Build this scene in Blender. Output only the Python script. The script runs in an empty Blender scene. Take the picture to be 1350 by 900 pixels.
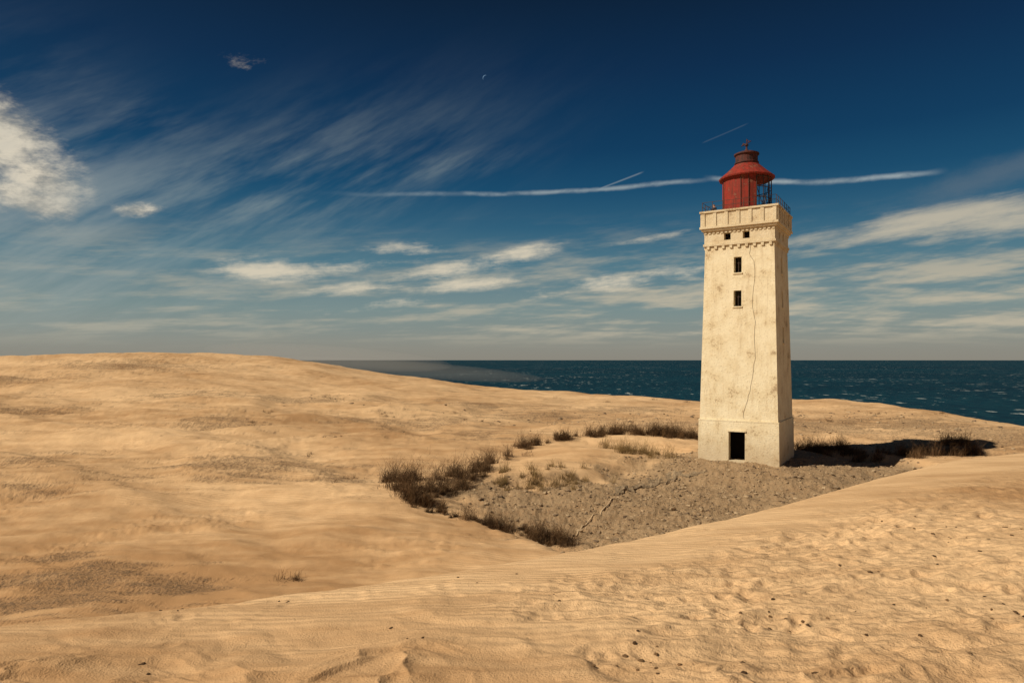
import bpy, bmesh, math, random
import numpy as np
from mathutils import Vector, Matrix
random.seed(4); RNG=np.random.default_rng(4)
scene=bpy.context.scene
SEA_Z=-50.0
# ------------------------------------------------------------------ helpers
def srgb(r,g,b,a=1.0):
    f=lambda c:(c/255/12.92 if c/255<=0.04045 else ((c/255+0.055)/1.055)**2.4)
    return (f(r),f(g),f(b),a)
def _h(xi,yi,seed):
    h=(xi*374761393+yi*668265263+seed*144269504)&0xffffffff
    h=((h^(h>>13))*1274126177)&0xffffffff
    return ((h^(h>>16))&0xffffffff)/4294967296.0
def vnoise(x,y,seed=0):
    xi=np.floor(x).astype(np.int64); yi=np.floor(y).astype(np.int64)
    fx=x-xi; fy=y-yi
    def g(ix,iy):
        a=_h(ix,iy,seed)*6.2831853
        return np.cos(a)*(x-ix)+np.sin(a)*(y-iy)
    u=fx*fx*fx*(fx*(fx*6-15)+10); v=fy*fy*fy*(fy*(fy*6-15)+10)
    a=g(xi,yi); b=g(xi+1,yi); c=g(xi,yi+1); d=g(xi+1,yi+1)
    return (a+(b-a)*u+(c-a)*v+(a-b-c+d)*u*v)*1.5
def fbm(x,y,seed=0,o=4,gain=0.5):
    s=0;amp=1
    for i in range(o):
        s=s+amp*vnoise(x,y,seed+i*17); amp*=gain
        x,y=(x*1.6-y*1.2)+3.1,(x*1.2+y*1.6)-7.7
    return s
def sfbm(x,y,seed=0,o=4,gain=0.55):
    s=0;amp=1
    for i in range(o):
        s=s+amp*vnoise(x+13.7*i,y-5.1*i,seed+i*17); amp*=gain; x=x*1.9;y=y*2.1
    return s
def sstep(a,b,x):
    t=np.clip((x-a)/(b-a),0,1); return t*t*(3-2*t)
# ------------------------------------------------------------------ terrain
def P(px,py,Y): return ((px-675)/900*Y, Y, (474-py)/900*Y)
ctrl=[P(*p) for p in [(0,812,24),(150,792,25),(350,776,26),(0,700,33),(200,720,31),(0,600,50),(0,540,75),(0,500,110),
 (0,471,150),(200,465,150),(330,469,150),(440,481,150),(530,497,145),(640,510,140),(750,518,130),(925,528,120),
 (1060,531,110),(1200,538,95),(1280,551,88),(1350,563,82),
 (200,650,40),(400,640,43),(300,550,70),(450,540,80),(600,560,70),(600,530,100),(150,500,110),(900,560,74),(750,560,72),
 (850,600,55),(985,609,51),(1150,603,54),(650,668,37.5),(550,655,39),(480,690,34),(740,712,32.5),(850,680,36),(1000,650,43),
 (1160,622,49),(1330,590,57),(1200,565,70),(700,604,52),(1080,560,74),(500,600,52),(600,740,29)]]
ctrl+=[(24,60,-7.6),(18.5,54,-7.7),(14,50,-7.75),(-100,260,0),(0,220,-6),(60,180,-7),(110,100,-8),(110,0,-8),(-250,150,-1),(-250,0,-6),
 (-120,-100,-6),(0,-100,-5),(-60,20,-8),(-40,0,-8.5),(40,30,-7.6),(60,40,-7.5),(80,-100,-7),(20,10,-8.5),(0,5,-9),(-10,12,-9)]
C=np.array(ctrl,float); n=len(C)
def tps(r2): return 0.5*r2*np.log(r2+1e-9)
SC=50.0
cx,cy=C[:,0]/SC,C[:,1]/SC
K=tps((cx[:,None]-cx)**2+(cy[:,None]-cy)**2)+np.eye(n)*2e-4
Pm=np.c_[np.ones(n),cx,cy]
A=np.block([[K,Pm],[Pm.T,np.zeros((3,3))]])
W=np.linalg.solve(A,np.r_[C[:,2],0,0,0])
def H_base(X,Y):
    sh=X.shape; X=X.ravel(); Y=Y.ravel()
    r=np.hypot(X,Y); k=np.minimum(1,300/np.maximum(r,1e-6))
    x=X*k/SC; y=Y*k/SC
    z=W[n]+W[n+1]*x+W[n+2]*y
    for i in range(n): z=z+W[i]*tps((x-cx[i])**2+(y-cy[i])**2)
    return z.reshape(sh)
coast=np.array([(-900,330),(-300,200),(-112,158),(-79,153),(-57,152),(-39,151),(-23,147),(-5,141),(11,131),(33,121),(47,111),(55,96),(59,89),(62,82),(70,62),(82,20),(95,-60),(130,-300),(200,-900)],float)
def coast_d(X,Y):
    best=np.full(X.shape,1e12); sg=np.ones(X.shape)
    for a,b in zip(coast[:-1],coast[1:]):
        dx,dy=b-a; L2=dx*dx+dy*dy
        t=np.clip(((X-a[0])*dx+(Y-a[1])*dy)/L2,0,1)
        qx=X-a[0]-t*dx; qy=Y-a[1]-t*dy; d2=qx*qx+qy*qy
        m=d2<best; best=np.where(m,d2,best)
        sg=np.where(m,np.where(dx*qy-dy*qx>0,1.0,-1.0),sg)
    return np.sqrt(best)*sg
crest=np.array([P(*p) for p in [(0,820,10),(350,786,11.5),(700,735,14),(850,706,17),(1000,672,20),(1160,628,24),(1250,606,27),(1350,595,30)]])
CX=np.r_[-900,-60,-25,crest[:,0],35,60,120]; CY=np.r_[-40,-12,3,crest[:,1],35,42,48]; CZ=np.r_[-4,-4,-3.9,crest[:,2],-4.3,-4.6,-5]
_xs=np.linspace(-120,120,4801)
def _sm(v):
    a=np.interp(_xs,CX,v); k=np.hanning(61); k/=k.sum(); return np.convolve(np.pad(a,30,mode='edge'),k,'valid')
_cy,_cz=_sm(CY),_sm(CZ)
def Yc(X): return np.interp(X,_xs,_cy)
def F_base(X,Y):
    s=Yc(X)-Y; zc=np.interp(X,_xs,_cz)
    Aamp=2.2-1.5*sstep(0,18,X)
    w=0.16; d=-s
    sp=np.where(d>4,d,w*np.log1p(np.exp(np.clip(d/w,-40,40))))
    return zc+Aamp*(1-np.exp(-np.maximum(s,0)/16))-0.62*sp
def ray(px,py,fn,y0=3,y1=260):
    Ys=np.geomspace(y0,y1,2000); Xs=(px-675)/900*Ys; Zs=(474-py)/900*Ys
    T=fn(Xs,Ys); i=np.argmax(Zs<T)
    return np.array([Xs[i],Ys[i],T[i]])
gravel_poly=np.array([ray(a,b,H_base,20)[:2] for a,b in [(585,636),(640,630),(700,632),(770,622),(815,610),(870,600),(920,592),(985,585),(1060,588),(1150,596),(1230,612),(1260,660),(1150,720),(950,745),(800,745),(735,722),(700,704),(640,682),(600,662),(575,648)]])
def poly_d(X,Y,poly):
    best=np.full(X.shape,1e12); ins=np.zeros(X.shape,bool); m=len(poly)
    for i in range(m):
        a=poly[i]; b=poly[(i+1)%m]; dx,dy=b-a
        t=np.clip(((X-a[0])*dx+(Y-a[1])*dy)/(dx*dx+dy*dy),0,1)
        best=np.minimum(best,(X-a[0]-t*dx)**2+(Y-a[1]-t*dy)**2)
        c=((a[1]>Y)!=(b[1]>Y))&(X<dx*(Y-a[1])/(dy+1e-12)+a[0]); ins^=c
    d=np.sqrt(best); return np.where(ins,d,-d)
def gravel_mask(X,Y,pd=None):
    d=(poly_d(X,Y,gravel_poly) if pd is None else pd)+fbm(X*0.35,Y*0.35,5,4)*1.8
    return sstep(-0.6,2.2,d)
mound=ray(765,598,H_base,20)
def H_full(X,Y,pd=None):
    z=H_base(X,Y)
    if pd is None: pd=poly_d(X,Y,gravel_poly)
    z=z-0.45*sstep(-0.6,0.9,pd)*sstep(6,10,np.hypot(X-18.5,Y-53.8))
    z=z+0.8*np.exp(-((X-mound[0])/4.0)**2-((Y-mound[1])/3.0)**2)
    fade=sstep(3.5,9,np.hypot(X-18.5,Y-53.8))
    z=z+fade*(0.5*fbm(X*0.045+1,Y*0.06,21,3)*sstep(30,70,Y+20)+0.2*fbm(X*0.14,Y*0.22,31,3))
    q=(Y*0.11-X*0.035+0.9*fbm(X*0.02,Y*0.02,77,2)); fr=q-np.floor(q)
    shelf=np.where(fr<0.86,fr/0.86,(1-fr)/0.14); shelf=shelf*shelf*(3-2*shelf)
    z=z+fade*0.65*(shelf-0.5)*sstep(6,-6,X)*sstep(24,34,Y)*(.35+.65*sstep(-.3,.3,fbm(X*.03,Y*.03,78,2)))*sstep(145,125,Y)
    q=(X*0.045+Y*0.035+0.8*fbm(X*0.025,Y*0.02,87,2)); fr=q-np.floor(q)
    rib=np.where(fr<0.75,fr/0.75,(1-fr)/0.25); rib=rib*rib*(3-2*rib)
    z=z+fade*0.42*(rib-0.5)*sstep(2,-10,X)*sstep(26,40,Y)*sstep(130,95,Y)
    return z
def ground(X,Y,h=None):
    X=np.asarray(X,float);Y=np.asarray(Y,float)
    if h is None: h=H_full(X,Y)
    f=F_base(X,Y)
    k=0.3; t=np.clip(0.5+0.5*(f-h)/k,0,1); z=h+(f-h)*t+k*t*(1-t)
    d=coast_d(X,Y)
    dp=np.maximum(d,0); z=z-np.where(dp<18,0.02*dp*dp,0.02*324+0.72*(dp-18))
    return np.maximum(z,SEA_Z-6)
def fore_w(X,Y,h=None): return sstep(-0.6,0.4,F_base(X,Y)-(H_full(X,Y) if h is None else h))
def rough_mask(X,Y):
    s=Yc(X)-Y
    return np.clip(sstep(-2.5,3.5,X+0.25*(Y-8)+1.6*fbm(X*.3,Y*.3,3,2))*sstep(2.2,4.5,s+0.9*fbm(X*.4,Y*.4,8,2)),0,1)
def cells(X,Y,size,seed,depth=1.0):
    x=X/size;y=Y/size; xi=np.floor(x).astype(np.int64); yi=np.floor(y).astype(np.int64)
    out=np.zeros(X.shape)
    for i in (-1,0,1):
        for j in (-1,0,1):
            a=xi+i;b=yi+j
            qx=x-(a+_h(a,b,seed)); qy=y-(b+_h(a,b,seed+1))
            an=_h(a,b,seed+2)*6.283; on=_h(a,b,seed+3)
            u=qx*np.cos(an)+qy*np.sin(an); v=-qx*np.sin(an)+qy*np.cos(an)
            r2=(u/0.36)**2+(v/0.2)**2
            out+=np.where(on>0.45,1,0)*on*(-np.exp(-r2)+0.42*np.exp(-((np.sqrt(r2)-1.7)/0.5)**2)*np.where(u>0,1.2,.5))
    return out
def detail(X,Y,w=None,g=None):
    r=np.hypot(X,Y)
    if w is None: w=fore_w(X,Y)
    if g is None: g=gravel_mask(X,Y)*(1-w)
    z=np.zeros(X.shape)
    fm=(w>0.001)&(r<36)
    if fm.any():
        x,y=X[fm],Y[fm]; ww=w[fm]*sstep(34,20,r[fm]); rm=rough_mask(x,y)
        wx=x+0.5*fbm(x*.6,y*.6,41,2); wy=y+0.5*fbm(x*.6+9,y*.6,42,2)
        d=0.075*fbm(wx*0.42,wy*0.85,11,3)*(0.45+.55*sstep(1.5,4,Yc(x)-y))
        q=wy*0.62+wx*0.16+0.9*fbm(wx*.25,wy*.3,52,3); fr=q-np.floor(q); sc=np.where(fr<.8,fr/.8,(1-fr)/.2)
        d+=0.06*(sc-.5)*sstep(-.05,.4,fbm(x*.3+4,y*.45,61,2))*(0.2+.8*sstep(11,8,y+.1*x))
        rid=1-np.abs(fbm(wx*0.9,wy*1.5,51,3)); rid=np.clip(rid,0,1)**3
        d+=(0.15+0.85*sstep(10,7.6,y+0.12*x))*0.065*rid*sstep(-.1,.35,fbm(x*.35,y*.5,62,2))
        d+=rm*(0.062*cells(x,y,0.42,100)*sstep(-.35,.15,fbm(x*.5,y*.6,71,2))+0.055*cells(x+5,y,0.8,200)+0.03*fbm(x*2.5,y*3.2,81,3))
        d+=(1-rm)*0.02*cells(x+2,y+1,0.5,300)*sstep(.05,.4,fbm(x*.35,y*.4,75,2))
        rp=np.sin((y*0.9+x*0.25+0.45*fbm(x*.8,y*.8,91,3))*24)
        d+=(1-0.7*rm)*0.0036*rp*sstep(-.2,.4,fbm(x*.4,y*.4,95,2))
        z[fm]+=ww*d
    gm=(w<0.999)&(r<180)
    if gm.any():
        x,y=X[gm],Y[gm]; wi=1-w[gm]; gg=g[gm]
        z[gm]+=gg*(0.15*fbm(x*.8,y*1.0,111,5,.6)+0.05*fbm(x*4,y*4,112,2))
        z[gm]+=wi*(1-gg)*sstep(170,40,r[gm])*(0.09*fbm(x*.4,y*.8,121,3)+0.14*np.clip(sfbm(x*.7,y*2.2,122,3)-.05,0,1)*sstep(0.05,.4,fbm(x*.12,y*.16,123,2)))
    return z
print("building terrain")
fa=np.radians(np.linspace(-48,48,900)); ba=np.radians(np.linspace(48,312,110))[1:-1]
az=np.r_[fa,ba]
rad=np.r_[np.geomspace(.3,5,36)[:-1],np.geomspace(5,36,540)[:-1],np.geomspace(36,170,270)[:-1],np.geomspace(170,900,50)]
AZ,R=np.meshgrid(az,rad); X=R*np.sin(AZ); Y=R*np.cos(AZ)
nr,na=X.shape; X=X.ravel(); Y=Y.ravel()
pd_=poly_d(X,Y,gravel_poly); h_=H_full(X,Y,pd_); w_f=fore_w(X,Y,h_); grav=gravel_mask(X,Y,pd_)*(1-w_f)
Z=ground(X,Y,h_)+detail(X,Y,w_f,grav)
verts=np.c_[X,Y,Z]; verts=np.r_[verts,[[0,0,float(ground(np.array([0.]),np.array([0.]))[0])]]]
w_f=np.r_[w_f,1]; grav=np.r_[grav,0]
I=(np.arange(nr-1)[:,None]*na+np.arange(na)[None]); J=(np.arange(nr-1)[:,None]*na+(np.arange(na)[None]+1)%na)
quads=np.stack([I,I+na,J+na,J],-1).reshape(-1,4)
fan=np.stack([np.full(na,nr*na),np.arange(na),(np.arange(na)+1)%na],-1)
def mesh_np(name,verts,quads,tris=None,smooth=False,attrs=None,mat=None,link=True):
    me=bpy.data.meshes.new(name)
    me.vertices.add(len(verts)); me.vertices.foreach_set("co",np.asarray(verts,np.float32).ravel())
    nq=0 if quads is None else len(quads); nt=0 if tris is None else len(tris)
    loops=np.concatenate([np.asarray(a).ravel() for a in (quads,tris) if a is not None]).astype(np.int32)
    me.loops.add(len(loops)); me.loops.foreach_set("vertex_index",loops)
    st=np.r_[np.arange(nq)*4,nq*4+np.arange(nt)*3].astype(np.int32)
    me.polygons.add(nq+nt); me.polygons.foreach_set("loop_start",st)
    me.update(calc_edges=True)
    me.polygons.foreach_set("use_smooth",np.full(nq+nt,smooth))
    for k,v in (attrs or {}).items():
        at=me.attributes.new(k,'FLOAT','POINT'); at.data.foreach_set("value",np.asarray(v,np.float32))
    ob=bpy.data.objects.new(name,me)
    if mat: me.materials.append(mat)
    if link: scene.collection.objects.link(ob)
    return ob
vx,vy=verts[:,0],verts[:,1]
def G(px,py): return ray(px,py,ground,3)
def gauss(c,rx,ry,rot=0):
    dx,dy=vx-c[0],vy-c[1]; ca,sa=math.cos(rot),math.sin(rot)
    return np.exp(-((dx*ca+dy*sa)/rx)**2-((-dx*sa+dy*ca)/ry)**2)
dark=np.zeros(len(vx))
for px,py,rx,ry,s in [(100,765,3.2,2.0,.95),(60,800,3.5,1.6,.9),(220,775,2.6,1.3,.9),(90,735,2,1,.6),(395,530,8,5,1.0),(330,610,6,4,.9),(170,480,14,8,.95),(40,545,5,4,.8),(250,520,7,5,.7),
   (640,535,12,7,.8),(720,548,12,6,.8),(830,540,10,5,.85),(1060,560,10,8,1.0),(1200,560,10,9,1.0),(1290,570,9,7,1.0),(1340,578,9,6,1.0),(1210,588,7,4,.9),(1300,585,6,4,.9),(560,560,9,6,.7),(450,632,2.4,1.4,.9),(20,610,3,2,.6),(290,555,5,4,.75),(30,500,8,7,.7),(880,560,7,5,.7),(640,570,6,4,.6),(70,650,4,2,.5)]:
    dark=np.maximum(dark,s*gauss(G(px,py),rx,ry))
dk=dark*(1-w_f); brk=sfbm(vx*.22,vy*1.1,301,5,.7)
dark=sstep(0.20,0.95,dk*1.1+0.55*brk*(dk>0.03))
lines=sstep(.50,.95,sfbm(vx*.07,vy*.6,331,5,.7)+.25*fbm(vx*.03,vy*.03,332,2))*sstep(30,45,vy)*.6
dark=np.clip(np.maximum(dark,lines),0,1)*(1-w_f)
roughm=rough_mask(vx,vy)*w_f
# ------------------------------------------------------------------ node helpers
class E:
    def __init__(s,nt,sock): s.nt=nt; s.k=sock
    def _m(s,op,*a,clamp=False):
        nd=s.nt.nodes.new('ShaderNodeMath'); nd.operation=op; nd.use_clamp=clamp
        for i,v in enumerate(a):
            if isinstance(v,E): s.nt.links.new(v.k,nd.inputs[i])
            else: nd.inputs[i].default_value=float(v)
        return E(s.nt,nd.outputs[0])
    def __add__(s,o): return s._m('ADD',s,o)
    __radd__=__add__
    def __sub__(s,o): return s._m('SUBTRACT',s,o)
    def __rsub__(s,o): return s._m('SUBTRACT',o,s)
    def __mul__(s,o): return s._m('MULTIPLY',s,o)
    __rmul__=__mul__
    def __truediv__(s,o): return s._m('DIVIDE',s,o)
    def __neg__(s): return s._m('MULTIPLY',s,-1)
    def f(s,op,*a,**k): return s._m(op,s,*a,**k)
    def step(s,a,b):
        nd=s.nt.nodes.new('ShaderNodeMapRange'); nd.interpolation_type='SMOOTHSTEP'; nd.clamp=True
        s.nt.links.new(s.k,nd.inputs[0]); nd.inputs[1].default_value=a; nd.inputs[2].default_value=b
        return E(s.nt,nd.outputs[0])
def combine(nt,x,y,z):
    nd=nt.nodes.new('ShaderNodeCombineXYZ')
    for i,v in enumerate((x,y,z)):
        if isinstance(v,E): nt.links.new(v.k,nd.inputs[i])
        else: nd.inputs[i].default_value=v
    return E(nt,nd.outputs[0])
def noise(nt,vec,scale,detail=4,rough=.5,dist=0,dim='3D'):
    nd=nt.nodes.new('ShaderNodeTexNoise'); nd.noise_dimensions=dim
    nd.inputs['Scale'].default_value=scale; nd.inputs['Detail'].default_value=detail
    nd.inputs['Roughness'].default_value=rough; nd.inputs['Distortion'].default_value=dist
    if vec is not None: nt.links.new(vec.k,nd.inputs['Vector'])
    return E(nt,nd.outputs[0])
def mixc(nt,fac,a,b,mode='MIX'):
    nd=nt.nodes.new('ShaderNodeMix'); nd.data_type='RGBA'; nd.blend_type=mode
    if isinstance(fac,E): nt.links.new(fac.k,nd.inputs[0])
    else: nd.inputs[0].default_value=fac
    for i,v in ((6,a),(7,b)):
        if isinstance(v,E): nt.links.new(v.k,nd.inputs[i])
        else: nd.inputs[i].default_value=tuple(v)[:3]+(1,)
    return E(nt,nd.outputs[2])
def new_mat(name,rough=.9,spec=.2):
    m=bpy.data.materials.new(name); m.use_nodes=True; nt=m.node_tree
    b=nt.nodes['Principled BSDF']; b.inputs['Roughness'].default_value=rough; b.inputs['Specular IOR Level'].default_value=spec
    return m,nt,b
def objc(nt): 
    t=nt.nodes.new('ShaderNodeTexCoord'); return E(nt,t.outputs['Object'])
def mapv(nt,vec,scale=(1,1,1),rot=(0,0,0)):
    m=nt.nodes.new('ShaderNodeMapping'); m.inputs['Scale'].default_value=scale; m.inputs['Rotation'].default_value=rot
    nt.links.new(vec.k,m.inputs[0]); return E(nt,m.outputs[0])
def attr(nt,name):
    a=nt.nodes.new('ShaderNodeAttribute'); a.attribute_name=name; return E(nt,a.outputs['Fac'])
def bump(nt,b,h,strength=1,dist=.05):
    nd=nt.nodes.new('ShaderNodeBump'); nd.inputs['Strength'].default_value=strength; nd.inputs['Distance'].default_value=dist
    nt.links.new(h.k,nd.inputs['Height']); nt.links.new(nd.outputs[0],b.inputs['Normal'])
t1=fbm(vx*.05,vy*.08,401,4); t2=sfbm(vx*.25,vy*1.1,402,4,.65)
damp_vignette=np.maximum.reduce([gauss(G(120,765),13,5),.8*gauss(G(420,700),9,5),.6*gauss(G(560,700),7,4),.7*gauss(G(60,650),10,5),.5*gauss(G(450,560),20,8)])*(1-w_f)
damp_vignette=np.maximum(damp_vignette,.7*w_f*sstep(10.5,6.5,np.hypot(vx,vy)))  # vignette painted into the foreground sand: tone darkens towards the camera
tone=np.clip(.62+.5*t1+.32*t2-.45*damp_vignette+.18*w_f*sstep(3.5,.5,Yc(vx)-vy),0,1)
m_sand,nt,b=new_mat('sand',.95,.08)
oc=objc(nt)
n3=noise(nt,oc,38,1,.7); n5=noise(nt,oc,5,4,.78)
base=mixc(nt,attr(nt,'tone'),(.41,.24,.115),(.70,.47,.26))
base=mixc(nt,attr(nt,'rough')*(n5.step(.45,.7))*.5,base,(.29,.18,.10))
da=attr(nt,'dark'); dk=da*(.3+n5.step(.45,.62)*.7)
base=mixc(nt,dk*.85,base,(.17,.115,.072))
gcol=mixc(nt,n5.step(.35,.65),(.38,.265,.155),(.14,.10,.066))
gcol=mixc(nt,n3.step(.5,.66)*.5,gcol,(.47,.335,.20))
gf=attr(nt,'gravel')
base=mixc(nt,gf*(.45+.55*n5.step(.62,.38)),base,gcol)
base=mixc(nt,n3.step(.58,.8)*.22,base,(.22,.13,.07))
nt.links.new(base.k,b.inputs['Base Color'])
hgt=n3*.14+n5*(.26+da*1.5+gf*1.8+attr(nt,'rough')*.5)
wv=nt.nodes.new('ShaderNodeTexWave'); wv.wave_type='BANDS'; wv.bands_direction='Y'; wv.inputs['Scale'].default_value=1.5; wv.inputs['Distortion'].default_value=9; wv.inputs['Detail'].default_value=1; wv.inputs['Detail Scale'].default_value=.6
nt.links.new(mapv(nt,oc,(.35,1,1),(0,0,.2)).k,wv.inputs['Vector'])
hgt=hgt+E(nt,wv.outputs['Fac'])*.22*attr(nt,'tone').step(.3,.7)
bump(nt,b,hgt,.9,.09)
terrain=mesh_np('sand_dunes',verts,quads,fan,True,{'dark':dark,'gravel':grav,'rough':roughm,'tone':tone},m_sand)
# ------------------------------------------------------------------ sea
m_sea,nt,b=new_mat('sea_water',.6,.04); oc=objc(nt)
big=noise(nt,mapv(nt,oc,(.35,1,1)),.0016,2,.6); 
capn=noise(nt,mapv(nt,oc,(1,.42,1)),.085,4,.62); capb=noise(nt,mapv(nt,oc,(.7,.5,1)),.011,2,.6)
col=mixc(nt,big.step(.35,.65),(.0025,.018,.033),(.004,.029,.047))
col=mixc(nt,capn.step(.42,.66)*.6,col,(.009,.053,.072))
cap=(capn+(capb-.5)*.38).step(.650,.70)
col=mixc(nt,cap*.6,col,(.58,.60,.56))
nt.links.new(col.k,b.inputs['Base Color']); bump(nt,b,capn,.8,4.0)
ang=np.linspace(0,2*np.pi,181)[:-1]; rr=np.geomspace(20,70000,60)
A2,R2=np.meshgrid(ang,rr); sv=np.c_[(R2*np.sin(A2)).ravel(),(R2*np.cos(A2)).ravel(),np.full(A2.size,SEA_Z)]
na2=180; I=(np.arange(59)[:,None]*na2+np.arange(na2)); J=(np.arange(59)[:,None]*na2+(np.arange(na2)+1)%na2)
mesh_np('sea',sv,np.stack([I,I+na2,J+na2,J],-1).reshape(-1,4),None,True,None,m_sea)
# ------------------------------------------------------------------ wind-blown sand drifting off the ridge (thin real volumes)
m_hz=bpy.data.materials.new('blown_sand_haze'); m_hz.use_nodes=True; nt=m_hz.node_tree; nt.nodes.clear()
vs=nt.nodes.new('ShaderNodeVolumeScatter'); vs.inputs['Color'].default_value=(.97,.82,.64,1); vs.inputs['Density'].default_value=.009; vs.inputs['Anisotropy'].default_value=.2
o=nt.nodes.new('ShaderNodeOutputMaterial'); nt.links.new(vs.outputs[0],o.inputs['Volume'])
hp=bpy.data.objects.new('blowing_sand',None); scene.collection.objects.link(hp)
for i,(x,y,z,a_,b_,c_) in enumerate([(-44,164,.6,30,18,2.8),(-26,162,-2.2,34,13,2.0)]):
    hz=bmesh.new(); bmesh.ops.create_icosphere(hz,subdivisions=4,radius=1)
    me=bpy.data.meshes.new('sand_plume'); hz.to_mesh(me); hz.free(); ho=bpy.data.objects.new('sand_plume',me); me.materials.append(m_hz); scene.collection.objects.link(ho)
    ho.parent=hp; ho.location=(x,y,z); ho.scale=(a_,b_,c_); ho.rotation_euler=(0,math.radians(4.0),math.radians(-5))
# ------------------------------------------------------------------ lighthouse
m_pl,nt,b=new_mat('weathered_plaster',.9,.15); oc=objc(nt)
a=noise(nt,oc,.8,5,.65); s=noise(nt,mapv(nt,oc,(3.5,3.5,.3)),1.0,5,.7); g=noise(nt,oc,7,5,.8)
sep=nt.nodes.new('ShaderNodeSeparateXYZ'); nt.links.new(oc.k,sep.inputs[0]); zz=E(nt,sep.outputs[2])
c=mixc(nt,a.step(.35,.7),(.84,.745,.535),(.72,.60,.39))
c=mixc(nt,s.step(.50,.78)*.5,c,(.48,.35,.20))
c=mixc(nt,g.step(.54,.67)*.58,c,(.38,.275,.16))
c=mixc(nt,(a+g*.5).step(.84,.94)*.65,c,(.34,.23,.135))
low=(zz+(s-.5)*3.0).step(3.2,0.0)
c=mixc(nt,low*.5,c,(.37,.27,.17))
c=mixc(nt,(zz+(s-.5)*2.2).step(15.2,16.8)*.3,c,(.43,.31,.19))
nt.links.new(c.k,b.inputs['Base Color']); bump(nt,b,g*.9+a*.8,.7,.07)
m_dark,nt,b=new_mat('dark_interior',.9,.1); b.inputs['Base Color'].default_value=(.02,.016,.013,1)
m_red,nt,b=new_mat('rusty_red_paint',.7,.15); oc=objc(nt)
a=noise(nt,oc,1.8,5,.75); s=noise(nt,mapv(nt,oc,(6,6,.5)),1,4,.7)
c=mixc(nt,a.step(.35,.7),(.29,.034,.022),(.17,.028,.019)); c=mixc(nt,s.step(.45,.68)*.75,c,(.09,.03,.02)); c=mixc(nt,a.step(.56,.66)*.6,c,(.30,.14,.085))
nt.links.new(c.k,b.inputs['Base Color']); bump(nt,b,s,.3,.03)
m_rust,nt,b=new_mat('dark_rust_metal',.8,.3); oc=objc(nt); c=mixc(nt,noise(nt,oc,4,5,.7).step(.35,.65),(.035,.02,.018),(.11,.03,.022)); nt.links.new(c.k,b.inputs['Base Color'])
m_iron,nt,b=new_mat('iron',.7,.3); oc=objc(nt); c=mixc(nt,noise(nt,oc,5,4,.7),(.03,.025,.022),(.09,.05,.035)); nt.links.new(c.k,b.inputs['Base Color'])
m_cab,nt,b=new_mat('old_cable',.9,.1); b.inputs['Base Color'].default_value=(.16,.105,.06,1)
TZ=-7.72
tower=bpy.data.objects.new('lighthouse',None); scene.collection.objects.link(tower)
tower.location=(18.51,53.8,TZ); tower.rotation_euler=(0,0,math.radians(-32))
def add_bm(name,bm,mat,smooth=False,parent=tower):
    me=bpy.data.meshes.new(name); bm.normal_update(); bm.to_mesh(me); bm.free()
    if smooth:
        for p in me.polygons: p.use_smooth=True
    ob=bpy.data.objects.new(name,me); me.materials.append(mat); scene.collection.objects.link(ob); ob.parent=parent; return ob
def box(bm,x0,x1,y0,y1,z0,z1):
    v=[bm.verts.new((x,y,z)) for z in (z0,z1) for x,y in ((x0,y0),(x1,y0),(x1,y1),(x0,y1))]
    for f in ((0,3,2,1),(4,5,6,7),(0,1,5,4),(1,2,6,5),(2,3,7,6),(3,0,4,7)): bm.faces.new([v[i] for i in f])
def walls(bm,z0,w0,z1,w1,holes,depth=.55):
    for side in range(4):
        hs=holes.get(side,[])
        xs=sorted({v for h in hs for v in h[:2]}); zs=sorted({z0,z1}|{v for h in hs for v in h[2:]})
        ww=lambda z:w0+(w1-w0)*(z-z0)/(z1-z0)
        ca,sa=[(1,0),(0,1),(-1,0),(0,-1)][side]
        def pt(x,z,d=0):
            y=-(ww(z)-d); return (x*ca-y*sa, x*sa+y*ca, z)
        cols=[None]+xs+[None]
        def X_(i,z):
            if i==0: return -ww(z)
            if i==len(cols)-1: return ww(z)
            return cols[i]
        for k in range(len(zs)-1):
            for i in range(len(cols)-1):
                zm=(zs[k]+zs[k+1])/2; xm=(X_(i,zm)+X_(i+1,zm))/2
                if any(h[0]<xm<h[1] and h[2]<zm<h[3] for h in hs): continue
                bm.faces.new([bm.verts.new(pt(*q)) for q in ((X_(i,zs[k]),zs[k]),(X_(i+1,zs[k]),zs[k]),(X_(i+1,zs[k+1]),zs[k+1]),(X_(i,zs[k+1]),zs[k+1]))])
        for (a,b_,c,d) in hs:
            cor=[(a,c),(b_,c),(b_,d),(a,d)]
            for q in range(4):
                p0,p1=cor[q],cor[(q+1)%4]
                bm.faces.new([bm.verts.new(v) for v in (pt(*p0),pt(*p1),pt(*p1,depth),pt(*p0,depth))])
bm=bmesh.new()
walls(bm,-1.0,3.0,3.05,2.95,{0:[(-.66,.54,0.15,2.3)]})
add_bm('plinth_walls',bm,m_pl)
bm=bmesh.new()
wn=lambda z,x=-.08:(x-.29,x+.29,z,z+1.2)
walls(bm,3.15,2.88,16.45,2.55,{0:[wn(11.75),wn(14.3)],1:[wn(14.3,0),wn(11.75,0),wn(9.0,0)],3:[wn(9.0,0)]})
add_bm('shaft_walls',bm,m_pl)
bm=bmesh.new()
fw=[(-1.1,-.6,16.85,17.4),(.3,.8,16.85,17.4)]
walls(bm,16.63,2.6,17.62,2.6,{0:fw,1:fw,2:fw,3:fw})
add_bm('frieze_walls',bm,m_pl)
bm=bmesh.new()
def frame(bm,w,wi,z0,z1):
    box(bm,-w,w,-w,-wi,z0,z1); box(bm,-w,w,wi,w,z0,z1); box(bm,-w,-wi,-wi,wi,z0,z1); box(bm,wi,w,-wi,wi,z0,z1)
frame(bm,2.965,2.4,3.053,3.147)
frame(bm,2.68,2.2,16.453,16.627)
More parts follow.
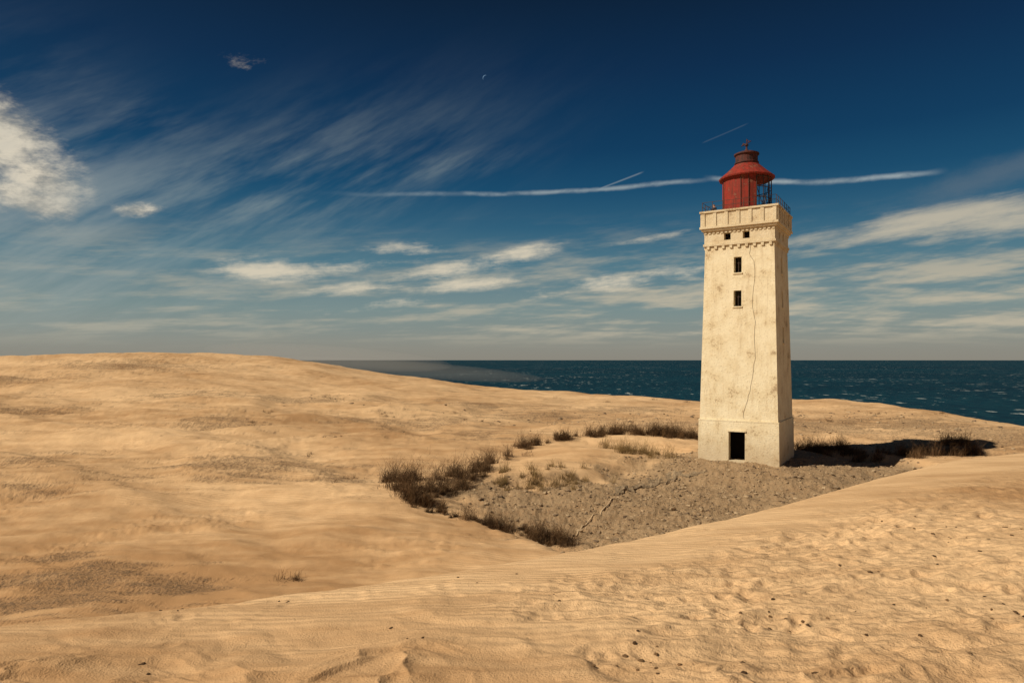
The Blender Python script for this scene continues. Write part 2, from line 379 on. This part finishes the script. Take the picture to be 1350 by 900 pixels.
frame(bm,2.78,2.2,17.623,17.78); frame(bm,2.9,2.2,17.783,17.95)
frame(bm,2.80,2.62,17.953,19.0); frame(bm,2.9,2.56,19.003,19.14)
box(bm,-2.615,2.615,-2.615,2.615,17.96,18.06)
for side in range(4):
    M=Matrix.Rotation(math.pi/2*side,4,'Z')
    n0=len(bm.verts)
    for x in np.linspace(-2.62,2.62,7):
        box(bm,x-.13,x+.13,-2.86,-2.802,17.96,18.98)
    for x in np.linspace(-2.5,2.5,17):
        box(bm,x-.09,x+.09,-2.66,-2.602,17.40,17.62)
    for x in np.linspace(-2.3,2.3,9):
        box(bm,x-.10,x+.10,-2.66,-2.56,16.22,16.45)
    bm.verts.ensure_lookup_table()
    bmesh.ops.transform(bm,matrix=M,verts=bm.verts[n0:])
add_bm('cornice_and_parapet',bm,m_pl)
bm=bmesh.new()
box(bm,-.85,.73,-3.22,-2.99,.0,.14); box(bm,-.74,.62,-3.035,-2.90,2.303,2.42)
for z in (11.75,14.3):
    w=2.88-(z-3.15)*.0248; box(bm,-.44,.28,-w-.07,-w+.1,z-.1,z-.003)
for z,w in ((14.3,2.6),(11.75,2.665),(9.0,2.735)): box(bm,w-.1,w+.08,-.36,.36,z-.1,z-.003)
add_bm('sills',bm,m_pl)
bm=bmesh.new()
for z in (11.75,14.3):
    w=2.88-(z-3.15)*.0248-.33
    box(bm,-.105,-.065,-w-.02,-w+.02,z,z+1.2); box(bm,-.37,.21,-w-.045,-w-.022,z+.72,z+.76)
add_bm('window_frames',bm,m_iron)
bm=bmesh.new()
for z in (3.4,8.2,11.0,13.6,16.3): box(bm,-2.2,2.2,-2.2,2.2,z,z+.12)
box(bm,-1.2,1.0,-1.2,-1.1,0,3.3)
add_bm('inner_floors',bm,m_dark)
def tube(pts,r,name,mat,parent=tower,cyc=False):
    cu=bpy.data.curves.new(name,'CURVE'); cu.dimensions='3D'; cu.bevel_depth=r; cu.bevel_resolution=1
    sp=cu.splines.new('POLY'); sp.points.add(len(pts)-1); sp.use_cyclic_u=cyc
    for p,q in zip(sp.points,pts): p.co=(*q,1)
    ob=bpy.data.objects.new(name,cu); scene.collection.objects.link(ob); cu.materials.append(mat); ob.parent=parent
    return ob
crk=[(991,322),(989,335),(994,345),(996,362),(994,385),(992,405),(996,425),(995,450),(996,472),(993,495),(990,515),(985,532),(981,548),(983,553)]
pts=[]
for px,py in crk:
    h=(474-py)/900*51.4-TZ; cxp=974.5+ (0.5 if py<400 else 0); w=2.88-(h-3.15)*.0248
    pts.append(((px-cxp)/17.5,-w-.004,h))
pp=[]
for p,q in zip(pts[:-1],pts[1:]):
    for t in (0,.33,.66): pp.append((p[0]+(q[0]-p[0])*t+random.uniform(-.03,.03),p[1]+(q[1]-p[1])*t,p[2]+(q[2]-p[2])*t))
tube(pp,.013,'hanging_cable',m_cab)
w=2.72
for z in (19.5,19.85): tube([(-w,-w,z),(w,-w,z),(w,w,z),(-w,w,z)],.018,'gallery_rail',m_iron,cyc=True)
bm=bmesh.new()
for side in range(4):
    for x in np.linspace(-w,w,8)[:-1]:
        v=Matrix.Rotation(math.pi/2*side,4,'Z')@Vector((x,-w,0)); box(bm,v.x-.02,v.x+.02,v.y-.02,v.y+.02,19.1,19.86)
add_bm('gallery_posts',bm,m_iron)
loff=(-.02,0)
def ring_pt(a,r,z): return (r*math.cos(a)+loff[0],r*math.sin(a)+loff[1],z)
NS=20; rl=1.83; z0,z1=18.06,21.85
phi=math.radians(-32); right=Vector((.946,-.325)); 
bmc=bmesh.new(); bmi=bmesh.new()
def bar(bm,p,q,r):
    p,q=Vector(p),Vector(q); d=(q-p).normalized(); u=d.orthogonal().normalized(); v=d.cross(u)
    A=[bm.verts.new(p+(u*math.cos(t)+v*math.sin(t))*r) for t in np.arange(4)*math.pi/2+.785]
    B=[bm.verts.new(q+(u*math.cos(t)+v*math.sin(t))*r) for t in np.arange(4)*math.pi/2+.785]
    for i in range(4): bm.faces.new((A[i],A[(i+1)%4],B[(i+1)%4],B[i]))
for i in range(NS):
    a0,a1=2*math.pi*i/NS,2*math.pi*(i+1)/NS; am=(a0+a1)/2+phi
    lat=math.cos(am)*right.x+math.sin(am)*right.y
    if lat>.2 or i%3==0: bar(bmi,ring_pt(a0,rl+.015,z0),ring_pt(a0,rl+.015,z1),.032)
    if lat<.27:
        for zz0,zz1,r in ((z0,z0+1.3,rl),(z0+1.3,z0+1.42,rl+.035),(z0+1.42,z1-.12,rl),(z1-.12,z1,rl+.035)):
            for (rr_) in (r,r-.03):
                f=[bmc.verts.new(ring_pt(a,rr_,z)) for a,z in ((a0,zz0),(a1,zz0),(a1,zz1),(a0,zz1))]; bmc.faces.new(f)
            bmc.faces.new([bmc.verts.new(v) for v in (ring_pt(a0,r-.03,zz1),ring_pt(a1,r-.03,zz1),ring_pt(a1,r,zz1),ring_pt(a0,r,zz1))])
    else:
        for z in (z0+.9,z0+1.35,z0+2.1,z0+2.9,z1-.1): bar(bmi,ring_pt(a0,rl,z),ring_pt(a1,rl,z),.032)
        if i%2==0: bar(bmi,ring_pt(a0,rl,z0+1.35),ring_pt(a1,rl,z0+2.9),.025)
        else: bar(bmi,ring_pt(a1,rl,z0+1.35),ring_pt(a0,rl,z0+2.9),.025)
    f=[bmc.verts.new(ring_pt(a,rl-.05,z)) for a,z in ((a0,z0),(a1,z0),(a1,z0+.6),(a0,z0+.6))]; bmc.faces.new(f)
add_bm('lantern_panels',bmc,m_red); 
bar(bmi,ring_pt(0,0,z0),ring_pt(0,0,z0+1.6),.12); bar(bmi,ring_pt(2.5,1.1,z0),ring_pt(5.6,1.2,z1),.06)
add_bm('lantern_frame',bmi,m_iron)
def lathe(prof,seg,name,mat,smooth=False):
    bm=bmesh.new(); R_=[[bm.verts.new(ring_pt(2*math.pi*i/seg,r,z)) for i in range(seg)] for r,z in prof]
    for A_,B_ in zip(R_[:-1],R_[1:]):
        for i in range(seg): bm.faces.new((A_[i],A_[(i+1)%seg],B_[(i+1)%seg],B_[i]))
    bm.faces.new(R_[-1]); bm.faces.new(R_[0][::-1])
    return add_bm(name,bm,mat,smooth)
lathe([(1.7,21.86),(2.08,21.86),(2.12,21.96),(1.97,22.08),(1.5,22.48),(1.02,22.93),(.96,23.0)],NS,'lantern_roof',m_red)
lathe([(.86,22.99),(.86,23.1),(.92,23.12),(.92,23.2),(.84,23.24),(.84,23.78),(.95,23.8),(.95,23.9),(.7,24.0),(.25,24.08)],24,'ventilator_drum',m_rust)
lathe([(.22,24.05),(.16,24.2),(.07,24.3),(.06,24.5),(.14,24.56),(.14,24.66),(.04,24.74)],12,'finial',m_rust)
bmv=bmesh.new()
bar(bmv,ring_pt(0,0,24.6),(.0,0,25.1),.035); bar(bmv,(-.45,.1,24.6),(.35,-.1,24.86),.035); bar(bmv,(-.02,0,25.05),(.22,-.05,24.8),.03)
f=[bmv.verts.new(v) for v in ((-.45,.1,24.58),(-.3,.06,24.85),(-.15,.03,24.72),(-.2,.04,24.62))]; bmv.faces.new(f)
add_bm('wind_vane',bmv,m_rust)
# ------------------------------------------------------------------ visitor on gallery
m_cl,nt,b=new_mat('dark_clothes',.9,.1); oc=objc(nt); zc=nt.nodes.new('ShaderNodeSeparateXYZ'); nt.links.new(oc.k,zc.inputs[0])
zz=E(nt,zc.outputs[2]); c=mixc(nt,zz.step(1.44,1.46),(.03,.03,.04),(.45,.26,.18)); c=mixc(nt,(zz).step(1.62,1.64),c,(.05,.03,.02)); nt.links.new(c.k,b.inputs['Base Color'])
sk=[(0,0,.92,.15),(0,0,1.15,.14),(0,0,1.36,.15),(0,-.01,1.49,.055),(0,-.03,1.60,.095),(0,-.03,1.68,.085),
 (.19,0,1.38,.06),(.25,-.08,1.15,.045),(.18,-.30,1.12,.035),(-.19,0,1.38,.06),(-.25,-.08,1.15,.045),(-.18,-.30,1.12,.035),
 (.09,0,.85,.09),(.11,-.02,.48,.06),(.11,0,.08,.045),(.11,-.16,.04,.04),(-.09,0,.85,.09),(-.11,-.02,.48,.06),(-.11,0,.08,.045),(-.11,-.16,.04,.04)]
ed=[(0,1),(1,2),(2,3),(3,4),(4,5),(2,6),(6,7),(7,8),(2,9),(9,10),(10,11),(0,12),(12,13),(13,14),(14,15),(0,16),(16,17),(17,18),(18,19)]
me=bpy.data.meshes.new('visitor'); me.from_pydata([s_[:3] for s_ in sk],ed,[]); vis=bpy.data.objects.new('visitor',me); scene.collection.objects.link(vis); me.materials.append(m_cl)
vis.modifiers.new('sk','SKIN'); vis.modifiers.new('ss','SUBSURF').levels=1
for i,s_ in enumerate(sk): me.skin_vertices[0].data[i].radius=(s_[3],s_[3])
me.skin_vertices[0].data[0].use_root=True
Mt=Matrix.Translation((18.51,53.8,TZ))@Matrix.Rotation(math.radians(-32),4,'Z')
vis.location=Mt@Vector((-1.95,-2.2,18.06)); vis.rotation_euler=(0,0,math.radians(-60))
# ------------------------------------------------------------------ vegetation
def gz(x,y): return ground(x,y)
def strands(name,centers,count,h,spread,width,lean,mat,curl=.3,branch=2):
    cs=np.array(centers); idx=RNG.integers(0,len(cs),count)
    cxy=cs[idx,:2]; sc=cs[idx,2]
    off=RNG.normal(0,1,(count,2))*spread*sc[:,None]
    root=cxy+off; rz=gz(root[:,0],root[:,1])-.05
    L=h*sc*(.25+1.1*RNG.uniform(0,1,count)**2.2)*np.exp(-(np.hypot(off[:,0],off[:,1])/(spread*sc*2.6))**2)
    th=RNG.uniform(0,6.283,count); le=RNG.uniform(0,lean,count)
    P0=np.c_[root,rz]; d=np.c_[np.cos(th)*le+.15,np.sin(th)*le,np.ones(count)]; d/=np.linalg.norm(d,axis=1)[:,None]
    bend=np.c_[RNG.normal(0,curl,(count,2)),-np.abs(RNG.normal(0,curl*.6,count))]
    segs=[]
    P1=P0+d*L[:,None]*.5; P2=P1+(d+bend)*L[:,None]*.5
    segs+= [(P0,P1,width,width*.8),(P1,P2,width*.8,width*.3)]
    for k in range(branch):
        t=RNG.uniform(.3,1.0,count)[:,None]; B0=P0+(P2-P0)*t; dd=np.c_[RNG.normal(0,.7,(count,2)),RNG.uniform(.1,.9,count)]
        segs.append((B0,B0+dd*(L*.33)[:,None],width*.6,width*.25))
    Q=[]
    for a,b_,w0,w1 in segs:
        ph=RNG.uniform(0,3.1416,len(a)); s_=np.c_[np.cos(ph),np.sin(ph),np.zeros(len(a))]
        Q.append(np.stack([a-s_*w0/2,a+s_*w0/2,b_+s_*w1/2,b_-s_*w1/2],1))
    Q=np.concatenate(Q); v=Q.reshape(-1,3); q=np.arange(len(v)).reshape(-1,4)
    return mesh_np(name,v,q,None,False,None,mat)
def plantmat(name,a,b_):
    m,nt,b=new_mat(name,.85,.1); oc=objc(nt); c=mixc(nt,noise(nt,oc,1.5,3,.8).step(.35,.65),a,b_); nt.links.new(c.k,b.inputs['Base Color']); return m
m_twig=plantmat('dead_twigs',(.05,.03,.017),(.18,.105,.05)); m_gr=plantmat('marram',(.13,.085,.035),(.30,.20,.085))
def line(pts,nn,jit,smin,smax):
    g=np.array([ray(a,b_,ground,20) for a,b_ in pts]); t=RNG.uniform(0,len(g)-1,nn); i=np.minimum(t.astype(int),len(g)-2); f=(t-i)[:,None]
    p=g[i,:2]*(1-f)+g[i+1,:2]*f+RNG.normal(0,jit,(nn,2))
    return [(x,y,s_) for (x,y),s_ in zip(p,smin+(smax-smin)*RNG.uniform(0,1,nn)**1.8)]
c1=line([(512,630),(528,646),(552,664)],18,.4,.6,1.6)+line([(560,652),(585,648),(612,630),(640,614),(678,600)],46,.5,.35,1.35)+line([(515,634),(560,636),(590,630)],10,.4,.6,1.4)
strands('dead_shrub',c1,7500,1.25,.26,.021,.6,m_twig,.45,3)
c2=line([(552,660),(575,672),(600,680),(640,692),(690,704),(720,714),(748,720)],66,.35,.3,1.0)+line([(640,690),(660,694)],6,.3,.8,1.2)+line([(700,712),(748,718)],14,.3,.8,1.4)
strands('dead_shrub',c2,6500,1.1,.18,.015,.5,m_twig,.45,3)
c3=line([(682,592),(710,584),(740,578),(790,574),(815,571)],44,.4,.5,1.2)+line([(815,570),(860,573),(900,575),(922,578)],60,.7,.6,1.5)
strands('dead_shrub',c3,11000,1.25,.28,.024,.45,m_twig,.4,2)
c4=line([(795,588),(830,596),(870,601)],36,.6,.5,1.3)+line([(670,634),(740,630),(780,632)],26,.9,.3,1.0)+line([(650,625),(700,640),(735,636)],24,.9,.4,1.0)
strands('marram_grass',c4,6000,1.1,.26,.018,.6,m_gr,.4,1)
c5=line([(1052,592),(1090,596),(1135,601)],36,.6,.6,1.5)+line([(1130,606),(1180,604),(1240,600),(1290,598)],44,.7,.5,1.3)+line([(1240,588),(1275,586)],12,.4,.8,1.5)
strands('dead_shrub',c5,9500,1.2,.3,.022,.5,m_twig,.4,2)
c6=[]
for a,b_ in [(690,592),(430,634),(460,632),(480,631),(372,768),(330,560),(512,548),(440,575),(700,600),(680,588),(1060,545),(860,527),(905,530),(1240,545),(620,555),(400,600),(1240,548),(1180,552),(1100,556),(735,525),(800,530),(600,545),(500,545),(350,545),(430,525),(940,532),(1150,545)]:
    g=ray(a,b_,ground,5); c6+=[(g[0]+random.uniform(-.7,.7),g[1]+random.uniform(-.7,.7),random.uniform(.3,.75)) for _ in range(3)]
strands('marram_grass',c6,3000,.8,.3,.018,.8,m_twig,.4,1)
# ------------------------------------------------------------------ rubble
t=(1+5**.5)/2
ico=np.array([(-1,t,0),(1,t,0),(-1,-t,0),(1,-t,0),(0,-1,t),(0,1,t),(0,-1,-t),(0,1,-t),(t,0,-1),(t,0,1),(-t,0,-1),(-t,0,1)])/1.9
icf=np.array([(0,11,5),(0,5,1),(0,1,7),(0,7,10),(0,10,11),(1,5,9),(5,11,4),(11,10,2),(10,7,6),(7,1,8),(3,9,4),(3,4,2),(3,2,6),(3,6,8),(3,8,9),(4,9,5),(2,4,11),(6,2,10),(8,6,7),(9,8,1)])
def stones(name,xy,size,mat,flat=.55):
    N=len(xy); z=gz(xy[:,0],xy[:,1])+detail(xy[:,0],xy[:,1])
    v=ico[None]*(1+RNG.normal(0,.18,(N,12,1)))*RNG.uniform(.6,1.3,(N,1,3)); v[:,:,2]*=flat
    a=RNG.uniform(0,6.28,N); ca,sa=np.cos(a)[:,None],np.sin(a)[:,None]
    x=v[:,:,0]*ca-v[:,:,1]*sa; y=v[:,:,0]*sa+v[:,:,1]*ca
    v=np.stack([x,y,v[:,:,2]],-1)*size[:,None,None]
    v+=np.stack([xy[:,0],xy[:,1],z+size*.12],-1)[:,None]
    tint=np.repeat(RNG.uniform(0,1,N),12)
    return mesh_np(name,v.reshape(-1,3),None,(icf[None]+np.arange(N)[:,None,None]*12).reshape(-1,3),False,{'tint':tint},mat)
m_st,nt,b=new_mat('rubble_stone',.9,.1); tn=attr(nt,'tint'); c=mixc(nt,tn,(.13,.09,.06),(.46,.34,.21)); nt.links.new(c.k,b.inputs['Base Color'])
def scatter(N,x0,x1,y0,y1,maskf):
    xy=np.c_[RNG.uniform(x0,x1,N),RNG.uniform(y0,y1,N)]; m=maskf(xy[:,0],xy[:,1])>RNG.uniform(0,1,N); return xy[m]
xy=scatter(20000,-8,38,26,64,gravel_mask); stones('rubble',xy,np.minimum(np.exp(RNG.normal(-3.0,.5,len(xy))),.18),m_st)
cd=[G(a,b_) for a,b_ in [(1060,565),(1200,560),(1290,572),(1130,548),(830,548),(740,555),(395,530),(1220,585),(1320,580)]]
def mm(x,y): return np.max([np.exp(-((x-c_[0])/9)**2-((y-c_[1])/7)**2) for c_ in cd],0)
xy=scatter(4500,-30,70,50,110,mm); stones('rubble',xy,np.minimum(np.exp(RNG.normal(-2.5,.5,len(xy))),.32),m_st)
pts_=[]
for a,b_,k,sp in [(840,868,9,.25),(880,862,6,.3),(1040,815,7,.25),(1020,822,4,.2),(1245,700,8,.7),(1270,712,8,.6),(1100,780,5,.8),(375,793,3,.1),(372,766,5,.3),(230,803,3,.15),(1310,800,9,.3),(1330,690,6,.6),(1180,745,6,.8),(980,885,4,.4),(190,870,3,.3),(560,845,3,.4),(1240,850,4,.3),(735,790,2,.1),(620,760,3,.4)]:
    g=G(a,b_)
    for _ in range(k): pts_.append((g[0]+random.gauss(0,sp),g[1]+random.gauss(0,sp)))
xy=np.array(pts_); stones('driftwood_debris',xy,RNG.uniform(.015,.045,len(xy)),m_twig,.5)
# broken pavement slab
m_pv,nt,b=new_mat('old_pavement',.95,.1); oc=objc(nt); g=noise(nt,oc,6,5,.75); c=mixc(nt,g.step(.35,.65),(.36,.265,.165),(.17,.125,.08)); nt.links.new(c.k,b.inputs['Base Color']); bump(nt,b,g,.9,.1)
edge=[(800,654),(815,651),(835,646),(860,641),(895,630),(935,623)]
E0=np.array([G(a,b_)[:2] for a,b_ in edge]); near=[]
for i in range(len(E0)-1):
    for t_ in np.linspace(0,1,9)[:-1]: near.append(E0[i]*(1-t_)+E0[i+1]*t_+RNG.normal(0,.12,2))
near=np.array(near); NN=len(near); NR=8
thick=.16*np.clip(np.sin(np.linspace(0.05,3.09,NN))*1.3,0,1)*RNG.uniform(.2,1.2,NN)
top=[]
for k in range(NR):
    q=near+np.array([.1,1.0])*(k/(NR-1))*2.6*np.sin(np.linspace(0.05,3.09,NN))[:,None]
    z=gz(q[:,0],q[:,1])+detail(q[:,0],q[:,1])+thick*(1-k/(NR-1))**1.5-.03*(k==NR-1); top.append(np.c_[q,z])
bot=top[0].copy(); bot[:,2]-=.4; V=np.concatenate([bot]+top)
q=[]
for k in range(NR):
    for i in range(NN-1): q.append((k*NN+i,k*NN+i+1,(k+1)*NN+i+1,(k+1)*NN+i))
mesh_np('broken_pavement',V,np.array(q),None,False,None,m_pv)
m_rp,nt,b=new_mat('pale_rope',.9,.1); b.inputs['Base Color'].default_value=(.60,.45,.28,1)
rp=[]
R0=np.array([G(a,b_)[:2] for a,b_ in [(808,658),(800,668),(786,680),(772,690),(765,700),(757,712)]])
for i in range(len(R0)-1):
    for t_ in (0,.25,.5,.75): rp.append(R0[i]*(1-t_)+R0[i+1]*t_+RNG.normal(0,.03,2))
rp=np.array(rp); rz=gz(rp[:,0],rp[:,1])+detail(rp[:,0],rp[:,1])+.05
tube([(x,y,z) for (x,y),z in zip(rp,rz)],.032,'rope',m_rp,parent=None)
# ------------------------------------------------------------------ moon crescent
m_moon=bpy.data.materials.new('moonlit'); m_moon.use_nodes=True; nt=m_moon.node_tree; nt.nodes.clear()
em=nt.nodes.new('ShaderNodeEmission'); em.inputs[0].default_value=srgb(105,135,160); o=nt.nodes.new('ShaderNodeOutputMaterial'); nt.links.new(em.outputs[0],o.inputs[0])
D=9000; u,v=(640-675)/900,(474-103)/900; mc=Vector((u*D,D,v*D)); rm=36
bm=bmesh.new(); fw_=-mc.normalized(); rt=Vector((1,0,0)); rt=(rt-fw_*rt.dot(fw_)).normalized(); up=rt.cross(fw_)*-1
if up.z<0: up=-up
A_=[];B_=[]
for t_ in np.linspace(-1.45,1.45,24):
    th=math.radians(140)+t_; p=(math.cos(th)*rm,math.sin(th)*rm)
    dx,dy=math.cos(math.radians(140)),math.sin(math.radians(140)); al=p[0]*dx+p[1]*dy; k=al*.25
    A_.append(bm.verts.new(rt*p[0]+up*p[1])); B_.append(bm.verts.new(rt*(p[0]-dx*k)+up*(p[1]-dy*k)))
for i in range(23): bm.faces.new((A_[i],A_[i+1],B_[i+1],B_[i]))
mo=add_bm('moon',bm,m_moon,parent=None); mo.location=mc
# ------------------------------------------------------------------ light
sund=Vector((-.95,-.31,0)).normalized(); el=math.radians(43)
sv_=Vector((sund.x*math.cos(el),sund.y*math.cos(el),math.sin(el)))
sl=bpy.data.lights.new('sun','SUN'); sl.energy=5; sl.angle=math.radians(.5); sl.color=(1,.88,.70)
so=bpy.data.objects.new('sun',sl); scene.collection.objects.link(so); so.rotation_euler=sv_.to_track_quat('Z','Y').to_euler(); so.location=(-50,-20,60)
# ------------------------------------------------------------------ world
wd=bpy.data.worlds.new("World"); scene.world=wd; wd.use_nodes=True; nt=wd.node_tree
try:
    wd.cycles.sampling_method='NONE'
except Exception as ex: print(ex)
bg=nt.nodes['Background']
tc=nt.nodes.new('ShaderNodeTexCoord'); dirv=E(nt,tc.outputs['Generated'])
sp=nt.nodes.new('ShaderNodeSeparateXYZ'); nt.links.new(dirv.k,sp.inputs[0]); dx,dy,dz=[E(nt,sp.outputs[i]) for i in range(3)]
hyp=(dx*dx+dy*dy).f('SQRT'); azm=dx.f('ARCTAN2',dy); ele=dz.f('ARCTAN2',hyp)
sky=nt.nodes.new('ShaderNodeTexSky'); sky.sky_type='NISHITA'; sky.sun_disc=False; sky.sun_elevation=el; sky.sun_rotation=math.atan2(sund.x,sund.y)
rmp=nt.nodes.new('ShaderNodeValToRGB'); nt.links.new((ele*1.6).k,rmp.inputs[0])
cr=rmp.color_ramp
stops=[(474,(132,131,124)),(450,(138,141,134)),(410,(121,139,139)),(350,(77,116,132)),(300,(40,90,118)),(250,(12,69,103)),(200,(0,53,89)),(100,(0,36,70)),(0,(0,22,48))]
for i,(py,c_) in enumerate(stops):
    p=math.atan((474-py)/900)*1.6
    e=cr.elements[0] if i==0 else (cr.elements[1] if i==1 else cr.elements.new(p))
    e.position=p; e.color=srgb(*c_)
col=mixc(nt,.06,E(nt,rmp.outputs[0]),mixc(nt,1.0,E(nt,sky.outputs[0]),(.06,.08,.08),'MULTIPLY'))
def ae(px,py):
    u,v=(px-675)/900,(474-py)/900; return math.atan(u),math.atan2(v,math.sqrt(1+u*u))
def rotc(angle,sx,sy,off=0):
    ca,sa=math.cos(angle),math.sin(angle)
    return combine(nt,(azm*ca+ele*sa)*sx,(ele*ca-azm*sa)*sy,off)
def blob(px,py,sx,sy,rot=0):
    a0,e0=ae(px,py); sx/=900; sy/=900; ca,sa=math.cos(rot),math.sin(rot)
    u=azm*(ca/sx)+ele*(sa/sx)-(a0*ca+e0*sa)/sx
    v=ele*(ca/sy)-azm*(sa/sy)-(e0*ca-a0*sa)/sy
    return E(nt,(u*u+v*v).k)._m('POWER',math.e**-1,(u*u+v*v))
def add(*a):
    s_=a[0]
    for q_ in a[1:]: s_=s_.f('MAXIMUM',q_)
    return s_
pz=dz.f('MAXIMUM',0)+.07
plane=combine(nt,dx/pz,dy/pz,0)
nW=noise(nt,rotc(.10,6,40,3.3),1.0,5,.65)
nS=noise(nt,rotc(.50,3.2,17,7.1),1.0,5,.66)
nP=noise(nt,mapv(nt,plane,(.7,1.3,1),(0,0,.15)),.9,6,.62)
nB=noise(nt,rotc(.08,13,26,1.7),1.0,6,.68)
cloudw=srgb(220,208,184)
band=ele.step(.012,.045)*ele.step(.22,.08)
veil=((nP-.5)*1.3+(nW-.5)*1.5+.5).step(.34,.84)*band
rside=azm.step(-.3,.30)*.40+.60
col=mixc(nt,veil*rside*.9,col,srgb(188,179,158))
hs=add(blob(330,265,230,70,.3),blob(110,350,240,70,.1),blob(540,222,120,22,.12)*.8,blob(215,165,70,22,-.2)*.5,blob(420,215,60,30,.6)*.6)
col=mixc(nt,nS.step(.36,.76)*hs*.62,col,srgb(156,166,162))
mid=add(blob(355,355,64,15,.0),blob(530,330,70,10,.1)*.85,blob(670,340,80,11,.2)*.95,blob(590,356,100,12,.15)*.85,blob(480,348,90,11,.1)*.75,blob(820,372,140,12,.1)*.85,blob(600,378,90,10,.1)*.7,blob(840,318,80,6,.15)*.5,blob(470,382,80,10,.1)*.7,blob(500,403,90,10,.1)*.65)
mden=(mid*.95+(nW-.5)*2.2+(nB-.5)*1.7)
col=mixc(nt,mden.step(.16,1.15)*mid.step(.03,.45)*.85,col,cloudw)
rb=add(blob(1240,291,190,16,.10),blob(1380,286,150,20,.05),blob(1080,311,90,12,.1)*.9)
col=mixc(nt,(rb*.9+(nW-.5)*1.8+(nB-.5)*.7).step(.15,1.15)*rb.step(.02,.35)*.75,col,srgb(202,191,168))
rg=blob(1310,230,90,18,.25)
col=mixc(nt,(rg+(nB-.5)).step(.2,1.1)*.4,col,srgb(112,122,130))
pf=add(blob(5,190,52,50,-.7),blob(50,235,46,32,-.5),blob(40,262,60,22,-.25),blob(-20,150,60,26,-.4)*.9,blob(180,278,36,11,.1)*.8,blob(320,77,30,14,0)*.5)
pfd=(pf*1.05+(nB-.5)*2.0+(nS-.5)*1.0).step(.25,1.2)*pf.step(.03,.3)
col=mixc(nt,pfd*.92,col,mixc(nt,nB.step(.38,.6),srgb(172,163,147),srgb(228,216,193)))
fz=blob(60,240,120,90,-.6); col=mixc(nt,(fz*nS.step(.36,.7))*.45,col,srgb(150,158,158))
wdn=noise(nt,combine(nt,azm*34,2.3,0),1,3,.65)
lw=noise(nt,combine(nt,azm*7,0.3,0),1,2,.6)
def trail(p0,p1,wd0,strength,wob=0.0,ragged=.5,bow=0.0,fade0=.1,brk=True):
    global col
    a0,e0=ae(*p0); a1,e1=ae(*p1)
    t_=azm*(1/(a1-a0))-a0/(a1-a0)
    line_=t_*(e1-e0)+e0+(lw-.5)*wob+(t_*(1-t_))*bow
    dist=(ele-line_).f('ABSOLUTE')
    m=(dist/((wdn*ragged+(1-ragged*.6))*wd0)).step(1.5,0)*t_.step(-.02,fade0)*t_.step(1.01,.85)
    if brk: m=m*(nB.step(.3,.62)*.75+.25)
    col=mixc(nt,m*strength,col,srgb(176,186,186))
trail((400,254),(960,234),.0034,.55,.010,.9,0,.5)
trail((930,234),(1250,224),.0038,.68,.010,.9,-.028)
trail((790,249),(850,226),.0013,.28,brk=False)
trail((925,189),(988,162),.0011,.07,brk=False)
col=mixc(nt,(ele.step(.045,.0))*.35,col,srgb(152,143,127))
nt.links.new(col.k,bg.inputs[0]); bg.inputs[1].default_value=1.0
# ------------------------------------------------------------------ camera
cam=bpy.data.cameras.new('camera'); co=bpy.data.objects.new('camera',cam); scene.collection.objects.link(co); scene.camera=co
co.location=(0,0,0); co.rotation_euler=(math.radians(90),0,0); cam.sensor_width=36; cam.lens=24; cam.shift_y=24/1350; cam.clip_end=200000; cam.clip_start=.05
scene.view_settings.view_transform='Standard'; scene.view_settings.look='None'; scene.view_settings.exposure=0
